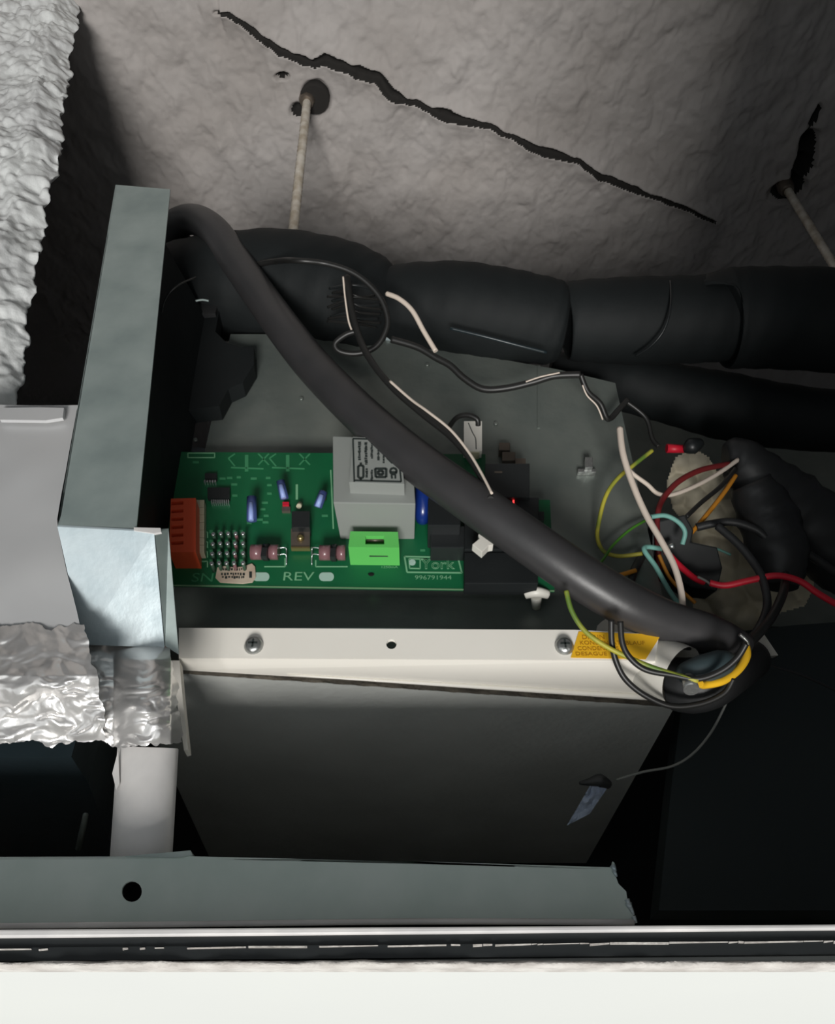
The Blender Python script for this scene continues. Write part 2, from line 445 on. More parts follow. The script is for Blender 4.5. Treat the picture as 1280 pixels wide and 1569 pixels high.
# grey foam slab under the casing, its front edge runs slantwise
fl = PZ(281, 1026, 0.270); fr = PZ(1032, 1078, 0.270)
poly = [(-0.198, fl.y, 0.271), (fl.x, fl.y, 0.271), (fr.x, fr.y, 0.271), (0.193, 0.98, 0.271), (-0.235, 0.98, 0.271), (-0.21, 0.6, 0.271)]
low = [Vector((x, y, 0.2665)) for x, y, z in poly]
B().prism(low, (0, 0, 0.008)).build('foam_underside', 'grey_foam', fc)
n = 160
row = []
for k in range(5):
    t = np.linspace(0, 1, n)
    px = fl.x + (fr.x - fl.x) * t; py = fl.y + (fr.y - fl.y) * t
    zz = 0.2661 + k * 0.00135 + 0.0006 * fbm(t * 40, t * 0 + k, 71)
    py = py - 0.0012 - 0.0022 * fbm(t * 60, t * 0 + 5 * k, 72, 4) - 0.0006
    row.append(np.stack([px, py, zz], -1))
vv, ff = grid_mesh(np.stack(row, 0))
o = fast_obj('foam_cut_edge', vv - np.array([0, 0.55, 0.27]), ff, 'foam_edge', parent=fc)
# small clip and bracket on the casing right of the board
B().pbox(886, 718, 914, 723, 0.545, 0.55).pbox(897, 700, 909, 716, 0.540, 0.55).build('screw_clip', 'screw', fc, 0.0006)
B().pbox(824, 560, 828, 655, 0.5485, 0.55).build('seam', 'galvanised_dark', fc)
for (u, v) in [(300, 675), (462, 612), (655, 560), (760, 650)]:
    p = PY(u, v, PYB); B().cyl(p, p + Vector((0, -.002, 0)), 0.0022, 0.0018, 10).build('rivet', 'galvanised_dark', fc)
# cut-out with louvre fins in the dark recess above the panel
b = B(); 
for k in range(7):
    b.pbox(512, 446 + k * 8.5, 572, 448.6 + k * 8.5, 0.556, 0.566)
lv = thing('cable_bundle', 'bundle of thin black cables coiled in the dark recess under the pipe insulation', 'cable', P(540, 475, 0.80))
for k in range(9):
    a0 = 440 + k * 7
    B().tube([P(505 + random.uniform(-6, 6), a0 + random.uniform(-4, 4), 0.77), P(530, a0 - 4 + random.uniform(-5, 5), 0.755), P(552, a0 + 3 + random.uniform(-5, 5), 0.755), P(578 + random.uniform(-8, 8), a0 + 6, 0.77)], 0.0013, 6).build('strand', 'wire_black' if k % 3 else 'black_plastic', lv)

# ------------------------------------------------------------------ white condensate tray
dt = thing('condensate_tray', 'white painted condensate tray strip with screws under the circuit board', 'tray', PY(600, 985, 0.50))
TY = 0.50
slot = [(600 + 8 * math.cos(a), 987 + 7.5 * math.sin(a)) for a in [2 * math.pi * k / 14 for k in range(14)]]
hs = [[PY(u, v, TY) for u, v in slot]]
fp = [(274, 1008), (1004, 1012), (1010, 975), (990, 971), (880, 965), (274, 962)]
B().prism([PY(u, v, TY) for u, v in fp], (0, 0.003, 0), hs).build('front_flange', 'white_paint', dt)
b = B(); b.tube([PY(274, 964, TY + .002), PY(630, 964.5, TY + .002), PY(1000, 972.5, TY + .002)], 0.0008, 8); b.build('top_edge', 'galvanised_bright', dt)
a_, b_, c_, d_ = PZ(274, 1008.5, .2715), PZ(1004, 1012.5, .2715), PZ(1028, 1078, .2715), PZ(279, 1028, .2715)
b = B().prism([PY(274, 1008.5, TY) , PY(1004, 1012.5, TY), PZ(1022, 1070, .2685), PZ(279, 1027, .2685)], (0, 0.001, 0.003)); b.build('tray_underside', 'white_paint', dt)
b = B().tube([PZ(440, 1034, .268), PZ(700, 1050, .2675), PZ(1005, 1069, .267)], [0.0005, 0.0016, 0.0024], 8); b.build('bottom_lip', 'white_paint', dt)
b = B().prism([PY(u, v, 0.499) for u, v in [(262, 1012), (275, 1012), (279, 1060), (288, 1148), (282, 1150), (272, 1080)]], (0, 0.01, 0)); b.build('end_strip', 'white_paint', dt)
for i, (u, v) in enumerate([(389, 990), (865, 991)]):
    p = PY(u, v, TY)
    s_ = B().tube([p, p + Vector((0, -.0012, 0)), p + Vector((0, -.004, 0)), p + Vector((0, -.0046, 0))], [0.0066, 0.0066, 0.005, 0.0025], 18, 2).build('screw', 'screw', dt)
    r = B(); r.box(p.x - .0032, p.x + .0032, p.y - .0051, p.y - .0044, p.z - .0006, p.z + .0006); r.box(p.x - .0006, p.x + .0006, p.y - .0051, p.y - .0044, p.z - .0032, p.z + .0032)
    r.v = [tuple(q) for q in r.v]
    ro = r.build('cross_slot', 'ink', s_); ro.data.transform(__import__('mathutils').Matrix.Translation(-Vector(dt.location)))
lab = B().prism([PY(u, v, TY - .0004) for u, v in [(875, 1007.5), (990, 1010), (1012, 975), (990, 971.5), (887, 967.5)]], (0, 0.0003, 0)).build('warning_label', 'yellow_label', dt)
t = B()
text_mesh(t, 'DRAIN', 893, 973, 926, 979.5, TY - .0007)
text_mesh(t, 'KONDENSATABLAUF', 889.5, 982, 988, 988, TY - .0007)
text_mesh(t, 'CONDENSATS', 886, 990.5, 948, 996.5, TY - .0007)
text_mesh(t, 'DESAGUE', 883, 999, 930, 1004.5, TY - .0007)
to = t.build('label_print', 'label_ink', lab); to.data.transform(__import__('mathutils').Matrix.Translation(-Vector(dt.location))); stuff(to)
# white spout of the tray
b = B().tube([P(940, 985, .640), P(975, 1002, .612), P(1015, 1022, .580), P(1045, 1036, .566)], [0.0215, 0.0215, 0.0215, 0.0215], 28, 4, cap=False)
b.build('spout', 'white_plastic', dt)

# black drain elbow at the spout
el = thing('drain_elbow', 'black rubber drain elbow plugged onto the white tray spout', 'pipe', P(1075, 1045, .58))
B().tube([P(1036, 1048, .582), P(1060, 1050, .575), P(1085, 1046, .575), P(1118, 1030, .60), P(1150, 1010, .66)], [0.0190, 0.0195, 0.0185, 0.0165, 0.016], 24).build('elbow', 'black_rubber', el)
B().tube([P(1044, 1040, .552), P(1052, 1034, .550), P(1078, 1026, .548), P(1106, 1016, .553), P(1120, 1010, .558)], [0.004, 0.0082, 0.0100, 0.0092, 0.005], 24).build('collar', 'collar', el)
p = P(1060, 1057, .532)
B().tube([p, p + Vector((.001, .003, .010))], [0.0052, 0.0046], 12).build('clamp_screw', 'screw', el, )
tag(B().prism([P(u, v, .66) for u, v in [(1166, 964), (1193, 1004), (1170, 1006), (1144, 1003)]], (0, 0.01, 0.003)).build('plastic_offcut', 'white_plastic'), 'small white triangular plastic piece behind the end of the thick hose', 'plastic piece')

# ------------------------------------------------------------------ circuit board
BY = 0.53
cb = thing('circuit_board', 'green printed circuit board with transformer mounted on the fan coil unit', 'circuit board', (0, BY, 0.347))
def cbx(name, m, *a, par=cb, bev=0.0):
    return B().pbox(*a).build(name, m, par, bev)
def lift(o, par):                                   # sub-part: same frame as the board
    o.parent = par; o.data.transform(__import__('mathutils').Matrix.Translation(-Vector(cb.location))); return o
brd = [(225, 692), (744, 696), (746, 764), (843, 766), (850, 906), (225, 897)]
holes = [[PY(569 + 5 * math.cos(a), 879 + 4 * math.sin(a), BY) for a in [2 * math.pi * k / 12 for k in range(12)]]]
B().prism([PY(u, v, BY) for u, v in brd], (0, 0.0016, 0), holes).build('board', 'pcb', cb)
B().prism([PY(225, 897.6, BY), PY(850, 906.6, BY), PY(850, 904.6, BY), PY(225, 895.8, BY)], (0, -0.0004, 0)).build('board_edge', 'pcb_edge', cb)
S0, S1, S2 = B(), B(), B()
yS = BY - .0004
text_mesh(S1, 'SN', 293, 878, 328, 891.5, yS)
text_mesh(S0, 'REV', 434, 876.5, 482, 889.5, yS)
text_mesh(S0, '996791944', 636, 881.5, 692, 888, yS)
text_mesh(S0, 'York', 645, 856.5, 697, 872, yS, outline=True)
text_mesh(S0, '1250mA', 585, 867, 610, 870.5, yS)
line_px(S0, [(620, 852.5), (702, 854), (708, 877.5), (624, 876.5), (620, 852.5)], yS, 1.3)
line_px(S0, [(627, 856), (655, 856.5), (644, 857), (644, 871), (628, 870.5), (627, 856)], yS, 1)
for k in range(8):                                   # snowflake emblem
    a = math.pi * k / 8
    line_px(S2, [(632 - 5 * math.cos(a), 861.5 - 4.6 * math.sin(a)), (632 + 5 * math.cos(a), 861.5 + 4.6 * math.sin(a))], yS - .0001 - k * 4e-5, 1.6)
for (u0, u1, vc) in [(387, 413, 883.5), (489, 512, 883.5)]:
    pts = [(u1 - 6 + 6 * math.cos(a), vc + 6.5 * math.sin(a)) for a in [-math.pi / 2 + math.pi * k / 8 for k in range(9)]] + [(u0 + 6 + 6 * math.cos(a), vc + 6.5 * math.sin(a)) for a in [math.pi / 2 + math.pi * k / 8 for k in range(9)]]
    S2.prism([PY(u, v, yS) for u, v in pts], (0, .0003, 0))
# track outlines
line_px(S0, [(288, 694), (329, 694), (329, 701), (288, 701), (288, 694)], yS, 1)
for cx in (378, 441):
    line_px(S1, [(cx, 697), (cx, 722)], yS, 3)
    line_px(S1, [(cx - 24, 716), (cx + 26, 718)], yS, 1.6)
    line_px(S1, [(cx - 18, 695), (cx - 28, 702), (cx - 18, 714)], yS, 1.4)
    line_px(S1, [(cx + 18, 695), (cx + 34, 712)], yS, 1.4); line_px(S1, [(cx + 34, 695), (cx + 18, 712)], yS, 1.4)
for (u, v) in [(366, 731), (389, 733), (411, 732), (413, 743), (359, 742), (360, 759), (413, 756), (406, 770), (403, 780), (408, 790), (398, 796), (300, 708), (407, 800), (382, 801), (498, 790), (352, 732), (341, 733), (628, 795), (646, 790), (682, 843), (648, 843)]:
    w = random.uniform(3, 5); S1.pbox(u - w, v - 1.6, u + w, v + 1.6, yS, yS + .0003)
line_px(S0, [(437, 855), (437, 868), (405, 868)], yS, 1); line_px(S0, [(484, 858), (484, 868), (533, 868)], yS, 1)
line_px(S0, [(478, 838), (478, 862)], yS, 1.2); line_px(S0, [(455, 742), (455, 765)], yS, 2)
line_px(S0, [(655, 740), (662, 840)], yS, 1); line_px(S0, [(709, 838), (717, 900)], yS, 1)
line_px(S0, [(507, 720), (511, 810)], yS, 1.2)
for k in range(4):
    line_px(S0, [(306, 815 + 15 * k), (318, 815 + 15 * k), (318, 824 + 15 * k)], yS, 1)
    for j in range(5): S1.pbox(321 + 11.6 * j, 812 + 15 * k, 326 + 11.6 * j, 817 + 15 * k, yS, yS + .0003)
stuff(S0.build('silkscreen_print', 'silk', cb)); stuff(S1.build('faint_print', 'silk_dim', cb)); stuff(S2.build('white_print', 'silk_white', cb))

# transformer
tr = B().hexa([PY(511, 770, .483), PY(637, 772, .483), PY(630, 672, .483), PY(510, 668, .483)],
              [Vector((PY(511, 770, .483).x + .002, BY, PY(511, 770, .483).z)), Vector((PY(637, 772, .483).x - .001, BY, PY(637, 770, .483).z)), Vector((PY(630, 672, .483).x, BY, PY(630, 672, .483).z)), Vector((PY(510, 668, .483).x, BY, PY(510, 668, .483).z))]).build('transformer', 'transformer', cb, 0.0008)
q = [PY(535, 739, .470), PY(620, 742, .470), PY(612, 672, .470), PY(541, 669, .470)]
o = lift(B().hexa(q, [Vector((p.x, .4835, p.z)) for p in q]).build('label_block', 'transformer', bevel=0.0004), tr)
yT = .4694
L = B()
line_px(L, [(543, 738), (541, 672), (608, 674), (615, 738), (543, 736)], yT, 1.2)
random.seed(5)
for (u, va, vb, w) in [(551, 677, 706, 2.5), (561, 678, 712, 2.6), (570, 679, 702, 2.2), (580, 683, 706, 2.0), (588, 690, 708, 1.6), (562, 718, 730, 2.2), (570, 720, 737, 2.4)]:
    v = va
    while v < vb:
        h = random.uniform(1.0, 3.4)
        L.pbox(u - w * random.uniform(.5, 1), v, u + w * random.uniform(.5, 1), v + h * .55, yT, yT + .0003); v += h
line_px(L, [(553, 709), (553, 713), (549, 714), (549, 731), (553, 733), (553, 736), (553, 733), (557, 731), (557, 714), (553, 713)], yT, 1.7)
line_px(L, [(575, 718), (592, 718), (592, 731), (576, 731), (575, 718)], yT, 1.8)
line_px(L, [(579.5, 721.5), (587, 721.5), (587, 727), (580, 727), (579.5, 721.5)], yT, 2)
line_px(L, [(603 + 5 * math.cos(a), 722 + 5 * math.sin(a)) for a in [2 * math.pi * k / 10 for k in range(11)]], yT, 1.6)
line_px(L, [(598, 724), (608, 724)], yT, 2.2); line_px(L, [(600, 728), (601, 733)], yT, 1.4); line_px(L, [(606, 728), (606, 733)], yT, 1.4)
L.prism([PY(u, v, yT) for u, v in [(592, 702), (603, 701), (603, 710), (600, 710)]], (0, .0003, 0))
L.prism([PY(u, v, yT) for u, v in [(591, 693), (598, 697), (593, 700)]], (0, .0003, 0))
stuff(lift(L.build('label_print', 'ink'), tr))

# green fuse holder
gf = PY(535, 838, .506)
g = [(534, 838), (612, 839), (610, 815), (537, 814)]
hg = [[PY(u, v, .506) for u, v in [(560, 834), (589, 834), (589, 821), (560, 821)]]]
gb = B().prism([PY(u, v, .506) for u, v in g], (0, .010, 0), hg)
gq = [PY(u, v, .506) for u, v in g]
gb.hexa([p + Vector((0, .010, 0)) for p in gq], [Vector((p.x, BY, p.z)) for p in gq])
go = gb.build('fuse_holder', 'green_plastic', cb)
p0, p1 = PY(562, 828, .512), PY(588, 828, .512)
lift(B().cyl(p0, p1, .0018).build('fuse', 'tab'), go)
sl = gq[0].lerp(gq[1], .4), gq[0].lerp(gq[1], .77)
lift(B().box(sl[0].x, sl[1].x, .517, .5182, sl[0].z - .0004, sl[0].z + .001).build('slot', 'ink'), go)

# orange terminal block with slots, and its beige header
oq = [(259, 846), (300, 846), (300, 763), (262, 764)]
oh = []
for k in range(6):
    v = 768 + 12.2 * k
    oh.append([PY(u, w, .508) for u, w in [(262.5, v + 6), (281, v + 5), (281, v), (262.5, v + 1)]])
ob = B().prism([PY(u, v, .508) for u, v in oq], (0, .008, 0), oh)
oqq = [PY(u, v, .508) for u, v in oq]
ob.hexa([p + Vector((0, .008, 0)) for p in oqq], [Vector((p.x, BY, p.z)) for p in oqq])
ob.build('terminal_block', 'orange', cb)
for k in range(7):
    cbx('header', 'beige', 301, 766 + 11.6 * k, 313, 776.8 + 11.6 * k, .522, BY)

# pin field, four rows of five
pm = None
for r in range(4):
    for c in range(5):
        u = 327 + 11.4 * c - r * .8 * (c < 4); v = 818 + 15 * r + (1 if c == 0 else 0)
        tip = PY(u, v, .520); bs = Vector((tip.x, BY, tip.z))
        po = B().cyl(bs, tip, .0014, .0014, 8).build('pin', 'brown_cap' if c == 3 else 'pin_housing', cb)
        t2 = tip + Vector((0, -.0012, 0))
        lift(B().tube([tip, t2], [.0020, .0015], 8).build('solder_tip', 'solder'), po)
# two brown cylinders with black straps
for (u0, u1, um, vt) in [(385, 427, 409, 848), (490, 530, 511, 849)]:
    a, e = PY(u0, vt - 2, .521), PY(u1, vt - 2, .521)
    r0 = .0062
    cy = B()
    cy.cyl(a, a.lerp(e, .42), r0, seg=20); cy.cyl(a.lerp(e, .70), e, r0, seg=20); cy.cyl(a.lerp(e, .4), a.lerp(e, .72), r0 * .8, seg=16)
    co = cy.build('capacitor', 'brown_cap', cb)
    m0, m1 = a.lerp(e, .46), a.lerp(e, .66)
    lift(B().cyl(m0, m1, r0 * 1.12, seg=20).box(m0.x, m1.x, .512, .517, m0.z - .010, m0.z - .002).build('strap', 'black_plastic'), co)
    sg = 1 if u0 < 450 else -1
    eu = u1 if sg > 0 else u0
    for dv in (-6, 4):
        B().tube([PY(eu, 846 + dv, .524), PY(eu + sg * 10, 845 + dv, .524), PY(eu + sg * 12, 850 + dv, .526), PY(eu + sg * 12, 866, .529)], .0005, 6, 3).build('lead_wire', 'solder', cb)
# voltage regulator
vr = cbx('voltage_regulator', 'black_plastic', 447, 783, 475, 808, .518, BY, bev=.0005)
o = lift(B().pbox(446, 810, 475, 838, .524, .527).build('metal_tab', 'tab'), vr)
p = PY(461, 826, .524)
lift(B().tube([p, p + Vector((0, -.003, 0)), p + Vector((0, -.004, 0))], [.0028, .0026, .001], 14, 2).build('tab_screw', 'brass'), vr)
B().tube([PY(458, 776, .522), PY(460, 772, .526)], .0022, 8).build('bead', 'beige', cb)
B().pbox(446, 837.5, 475, 840, .523, .527).build('tab_foot', 'brass', cb)
# small blue capacitors
for (u0, v0, u1, v1) in [(386, 762, 386, 798), (430, 737, 436, 764), (496, 753, 487, 777)]:
    a, e = PY(u0, v0, .516), PY(u1, v1, .522)
    co = B().cyl(a, e, .0042 if u0 == 386 else .0036, seg=14).build('small_capacitor', 'cap_blue', cb)
    d = Vector((0, -.0026, -.0018))
    lift(B().cyl(a.lerp(e, .25) + d, e + d, .0022, seg=8).build('pale_stripe', 'cap_stripe'), co)
    B().tube([a, a + Vector((0, .006, .003)), Vector((a.x, BY, a.z + .003))], .0012, 6, 2).build('lead_wire', 'tab', cb)
cbx('chip', 'black_plastic', 318, 747, 352, 763, .526, BY)
for k in range(9): cbx('chip_leg', 'solder', 323.5 + 3.2 * k, 765.5, 325.4 + 3.2 * k, 771, .5265, BY)
cbx('chip', 'black_plastic', 314, 725, 332, 733, .526, BY)
for k in range(5): cbx('chip_leg', 'solder', 312.5 + 4 * k, 735.5, 315 + 4 * k, 739, .5265, BY)
cbx('red_chip', 'wire_red', 433, 769, 443, 774.5, .526, BY)
cbx('chip', 'tab', 432, 776, 445, 783, .527, BY)
# paper sticker with print
sk = [(333, 869), (345, 867), (358, 869), (372, 868), (386, 863), (391, 868), (392, 884), (387, 892), (372, 894), (350, 893), (337, 892), (330, 885)]
so = B().prism([PY(u, v, .5285) for u, v in sk], (0, .0010, 0)).build('paper_sticker', 'sticker', cb, .0003)
t = B()
random.seed(3)
for (v, ua, ub) in [(871, 342, 371), (878, 339, 372), (883, 340, 372)]:
    u = ua
    while u < ub:
        w = random.uniform(1.2, 3.4); t.pbox(u, v, u + w, v + random.uniform(1.6, 3.4), .5280, .5284); u += w + random.uniform(.6, 2.4)
t.pbox(382, 876, 386, 885, .5280, .5284)
stuff(lift(t.build('sticker_print', 'ink'), so))
# right half: blue capacitor, relays, black connectors
B().tube([PY(648, 792, .528), PY(648, 789, .512), PY(649, 740, .500), PY(649, 700, .505)], [.0055, .0062, .0066, .006], 18).build('blue_capacitor', 'blue', cb)
cbx('relay', 'black_plastic', 656, 738, 706, 805, .500, BY, bev=.0008)
cbx('relay', 'black_plastic', 660, 806, 712, 839, .512, BY, bev=.0008)
cbx('relay', 'black_foam', 712, 846, 825, 894, .514, BY, bev=.0008)
cbx('relay', 'black_foam', 712, 770, 800, 842, .512, BY, bev=.0008)
cbx('connector_block', 'black_plastic', 744, 710, 812, 762, .494, BY, bev=.0006)
cbx('connector_block', 'black_plastic', 790, 762, 826, 830, .498, BY, bev=.0006)
cbx('connector_block', 'black_plastic', 820, 784, 834, 798, .505, BY)
cbx('connector_mark', 'tab', 758, 722, 770, 724, .4936, .4941)
cbx('indicator_light', 'led_red', 786, 766, 788.5, 771, .4968, .4985)
p = PY(806, 795, .4975); B().tube([p + Vector((.003, 0, 0)), p + Vector((0, -.002, 0.004)), p + Vector((-.004, 0, 0.002))], .0012, 6).build('wire_stub', 'wire_teal', cb)
# plastic standoffs
B().tube([PY(805, 911, .531), PY(822, 907, .528), PY(840, 911, .531)], [.0035, .0045, .0035], 10).build('standoff', 'white_plastic', cb)
B().tube([PY(822, 912, .533), PY(822, 930, .548)], [.0045, .0035], 10).build('standoff', 'white_plastic', cb)
B().prism([PY(u, v, .527) for u, v in [(246, 698), (250, 698), (254, 708), (260, 706), (264, 698), (265, 712), (258, 721), (248, 719)]], (0, .004, 0)).build('standoff', 'white_plastic', cb)

# loose white plug clip and the white socket on the casing
cl = thing('plug_housing', 'small white open plug lying on the black relay under the thick hose', 'connector', PY(741, 832, .495))
B().prism([PY(u, v, .495) for u, v in [(724, 834), (735, 825), (733, 819), (739, 815), (743, 820), (750, 829), (757, 829), (756, 835), (749, 836), (739, 846)]], (0, .008, 0)).build('housing', 'white_plastic', cl, .0004)
sck = thing('wire_socket', 'white plastic socket with a black wire, above the black connector block', 'connector', PY(725, 665, .53))
B().pbox(711, 645, 739, 690, .520, .53).build('housing', 'white_plastic', sck, .0005)
B().pbox(716, 688, 735, 694, .522, .53).build('foot', 'beige', sck)
B().tube([P(688, 655, .70), P(700, 640, .69), P(716, 636, .685), P(731, 642, .683), P(733, 652, .685)], .0022, 8).build('wire', 'wire_black', sck)
B().tube([PY(718, 648, .5195), PY(724, 662, .5195), PY(729, 672, .5195), PY(730, 688, .5195)], .0004, 5).build('thin_wire', 'ink', sck)
tag(B().pbox(765, 678, 782, 690, .54, .549).pbox(770, 692, 790, 706, .54, .549).pbox(790, 702, 806, 712, .535, .549).build('terminal_tab', 'tab', None, .0005), 'dull metal terminal tabs on the casing above the board right edge', 'terminal')

# ------------------------------------------------------------------ side cover (galvanised) left of the board
sc = thing('side_cover', 'tall galvanised sheet metal box cover left of the circuit board', 'metal cover', PY(150, 808, .42))
CY = .42
fq = [PY(88, 806, CY), PY(209, 810, CY), PY(261, 290, CY), PY(177, 283, CY)]
B().hexa(fq, [p + Vector((0.0, .0015, 0)) for p in fq]).build('front_plate', 'galvanised', sc)
# left return
B().hexa([fq[0], fq[0] + Vector((.0012, 0, 0)), fq[3] + Vector((.0012, 0, 0)), fq[3]], [p + Vector((0, .12, 0)) for p in (fq[0], fq[0] + Vector((.0012, 0, 0)), fq[3] + Vector((.0012, 0, 0)), fq[3])]).build('left_return', 'galvanised', sc)
zb = fq[0].z
lq = [PY(88, 807, CY), PY(236, 815, CY - .001), PY(252, 992, .466), PY(128, 988, .466)]
B().prism(lq, (0, 0, .0014)).build('bottom_plate', 'galvanised_bright', sc)  # brighter copy of the cover metal, painting in the light from below
B().prism([lq[1] + Vector((.0003, 0, 0.001)), PY(258, 812, .428), PY(274, 1003, .470), lq[2] + Vector((.0003, 0, .001))], (0, 0, .0012)).build('side_flange', 'galvanised', sc)
B().prism([PY(u, v, CY - .0012) for u, v in [(205, 808), (246, 809), (247, 815), (236, 817), (205, 813)]], (0, .002, 0)).build('folded_lip', 'channel', sc)
# dark inner wall between cover and board
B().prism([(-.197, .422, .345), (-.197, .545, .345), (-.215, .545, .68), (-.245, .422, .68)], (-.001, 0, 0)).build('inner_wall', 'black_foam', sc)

# ------------------------------------------------------------------ air duct on the left
dc = thing('air_duct', 'light grey sheet air duct coming in from the left, taped with foil', 'duct', (-.4, .44, .19))
zt = PY(0, 622, .44).z
b = B()
ts_ = np.linspace(0, 1, 70); zs_ = np.linspace(.236, zt, 40)
ez_ = sorted([(PY(u, v, .44).z, PY(u, v, .44).x) for u, v in [(118, 630), (89, 800), (91, 815), (104, 880), (119, 940), (132, 1000)]])
Xd, Zd = np.meshgrid(ts_, zs_, indexing='ij')
Xd = -.95 + (np.interp(Zd, [e[0] for e in ez_], [e[1] for e in ez_]) + .95) * Xd
Yd = .44 - .010 * fbm(Xd * 9, Zd * 9, 91, 3) - .004 * np.abs(fbm(Xd * 26 + Zd * 8, Zd * 10, 92, 2)) * np.clip((.37 - Zd) / .08, 0, 1)
vv, ff = grid_mesh(np.stack([Xd + .4, Yd - .44, Zd - .19], -1))
fast_obj('front_sheet', vv, ff, 'duct_sheet', parent=dc)
B().prism([(-.95, .447, zt - .001), (-.262, .447, zt - .001), (-.262, .80, zt - .001), (-.95, .80, zt - .001)], (0, 0, -.15)).build('duct_body', 'black_film', dc)
B().prism([(-.95, .475, .19), (-.208, .475, .19), (-.212, .52, .19), (-.262, .80, .19), (-.95, .80, .19)], (0, 0, .11)).build('wrapped_underside', 'black_film', dc)
B().prism([PY(u, v, .4335) for u, v in [(0, 625), (60, 624), (98, 625), (96, 640), (70, 644), (0, 643)]], (0, .003, 0)).build('tape_strip', 'duct_sheet', dc)
B().tube([P(134, 1238, .57), P(120, 1300, .585)], .0022, 8).build('hanging_strip', 'galvanised_dark', dc)
B().tube([P(-20, 1228, .575), P(30, 1229, .575)], .0005, 5).build('crease', 'galvanised_dark', dc)

# crumpled foil
def foil(name, poly_l, poly_r, v0, v1, yfun, label, n=90, m=90, seed=1, amp=.02):
    vv_ = np.linspace(0, 1, n); uu_ = np.linspace(0, 1, m)
    A = np.zeros((n, m, 3))
    L_ = np.interp(v0 + (v1 - v0) * vv_, [p[1] for p in poly_l], [p[0] for p in poly_l])
    R_ = np.interp(v0 + (v1 - v0) * vv_, [p[1] for p in poly_r], [p[0] for p in poly_r])
    for i in range(n):
        v = v0 + (v1 - v0) * vv_[i]
        u = L_[i] + (R_[i] - L_[i]) * uu_
        v = v + (12 * fbm(u * .05, u * 0 + 3, seed + 20, 3) + 4 * fbm(u * .2, u * 0, seed + 21, 2)) * abs(2 * vv_[i] - 1) ** 3 * 1.6
        u = u + (10 * fbm(v * .06, v * 0 + 7, seed + 22, 3)) * np.abs(2 * uu_ - 1) ** 4 * 1.5
        ru = (u - 640) / F; rv = (784.5 - v) / F
        y = yfun(u, v)
        nx, ny = u * .03, v * .03
        wu = nx + 1.6 * fbm(nx * .6, ny * .9, seed + 5, 2); wv = ny + 1.6 * fbm(nx * .6 + 9, ny * .9, seed + 6, 2)
        amp_ = amp * np.clip(.35 + .65 * (v - v0) / 90, .35, 1); y = y - amp_ * np.abs(fbm(wu * .42, wv * .95, seed, 2)) - amp_ * .30 * np.abs(fbm(wu * 1.1 + wv * .5, wv * 2.0, seed + 3, 2)) - amp_ * .05 * fbm(wu * 4, wv * 5, seed + 8, 2)
        den = CT - rv * ST; k = y / den
        A[i, :, 0] = ru * k; A[i, :, 1] = y; A[i, :, 2] = (ST + rv * CT) * k
    vv2, ff2 = grid_mesh(A)
    o = fast_obj(name, vv2, ff2, 'foil', smooth=True)
    return tag(o, label, 'foil tape')
foil('aluminium_foil', [(-260, 900), (-260, 1150)], [(128, 940), (136, 980), (150, 1050), (160, 1110), (160, 1140)], 958, 1138,
     lambda u, v: .440 - .010 * np.clip((v - 955) / 80, 0, 1) + .030 * np.clip((v - 1035) / 100, 0, 1) + .0 * u,
     'crumpled shiny foil tape along the duct lower edge at the left', n=110, m=190, seed=3, amp=.022)
def ybulge(u, v):
    w = np.clip(1 - ((u - 226) / 52.0) ** 2, 0, 1) ** 2.4
    t = np.clip((v - 985) / 155, 0, 1)
    return .474 - .018 * np.sqrt(w) * np.clip((v - 985) / 25, 0, 1) - .018 * np.sin(t * 2.6) + .02 * np.clip((u - 262) / 18, 0, 1)
foil('aluminium_foil', [(118, 975), (118, 1000), (126, 1040), (138, 1090), (142, 1120), (164, 1145)], [(212, 975), (225, 984), (262, 992), (268, 1020), (271, 1060), (276, 1110), (277, 1145)], 978, 1141,
     ybulge, 'crumpled foil tape wrapped around the foot of the galvanised side cover', n=110, m=100, seed=14, amp=.020)

# bright vertical channel between foil and stud
ch = thing('metal_channel', 'short bright rounded metal channel standing between foil and stud', 'channel', PY(220, 1225, .46))
n = 16; vs = []
top, bot = [], []
for k in range(n + 1):
    t = k / n; a = (t - .5) * math.pi * .92
    yy = .478 - .012 * math.cos(a)
    top.append(PY(180 + 93 * (.5 + .5 * math.sin(a) / math.sin(math.pi * .46)), 1143 + 4 * t, yy)); 
    bot.append(PY(168 + 95 * (.5 + .5 * math.sin(a) / math.sin(math.pi * .46)), 1318, yy))
b = B(); b.add(top + bot, [(i, i + 1, i + 1 + n + 1, i + n + 1) for i in range(n)], True)
inner_t = [p + Vector((0, .0012, 0)) for p in top]; inner_b = [p + Vector((0, .0012, 0)) for p in bot]
b.add(inner_t + inner_b, [(i, i + n + 1, i + n + 2, i + 1) for i in range(n)], True)
b.build('profile', 'channel', ch)
B().prism([PY(u, v, .4695) for u, v in [(172, 1185), (181, 1150), (183, 1200), (178, 1210)]], (0, .001, 0)).build('left_edge', 'channel', ch)
B().prism([PY(u, v, .4485) for u, v in [(190, 1312), (292, 1303), (295, 1310), (270, 1314)]], (0, .012, 0)).build('bent_tab', 'galvanised', ch)

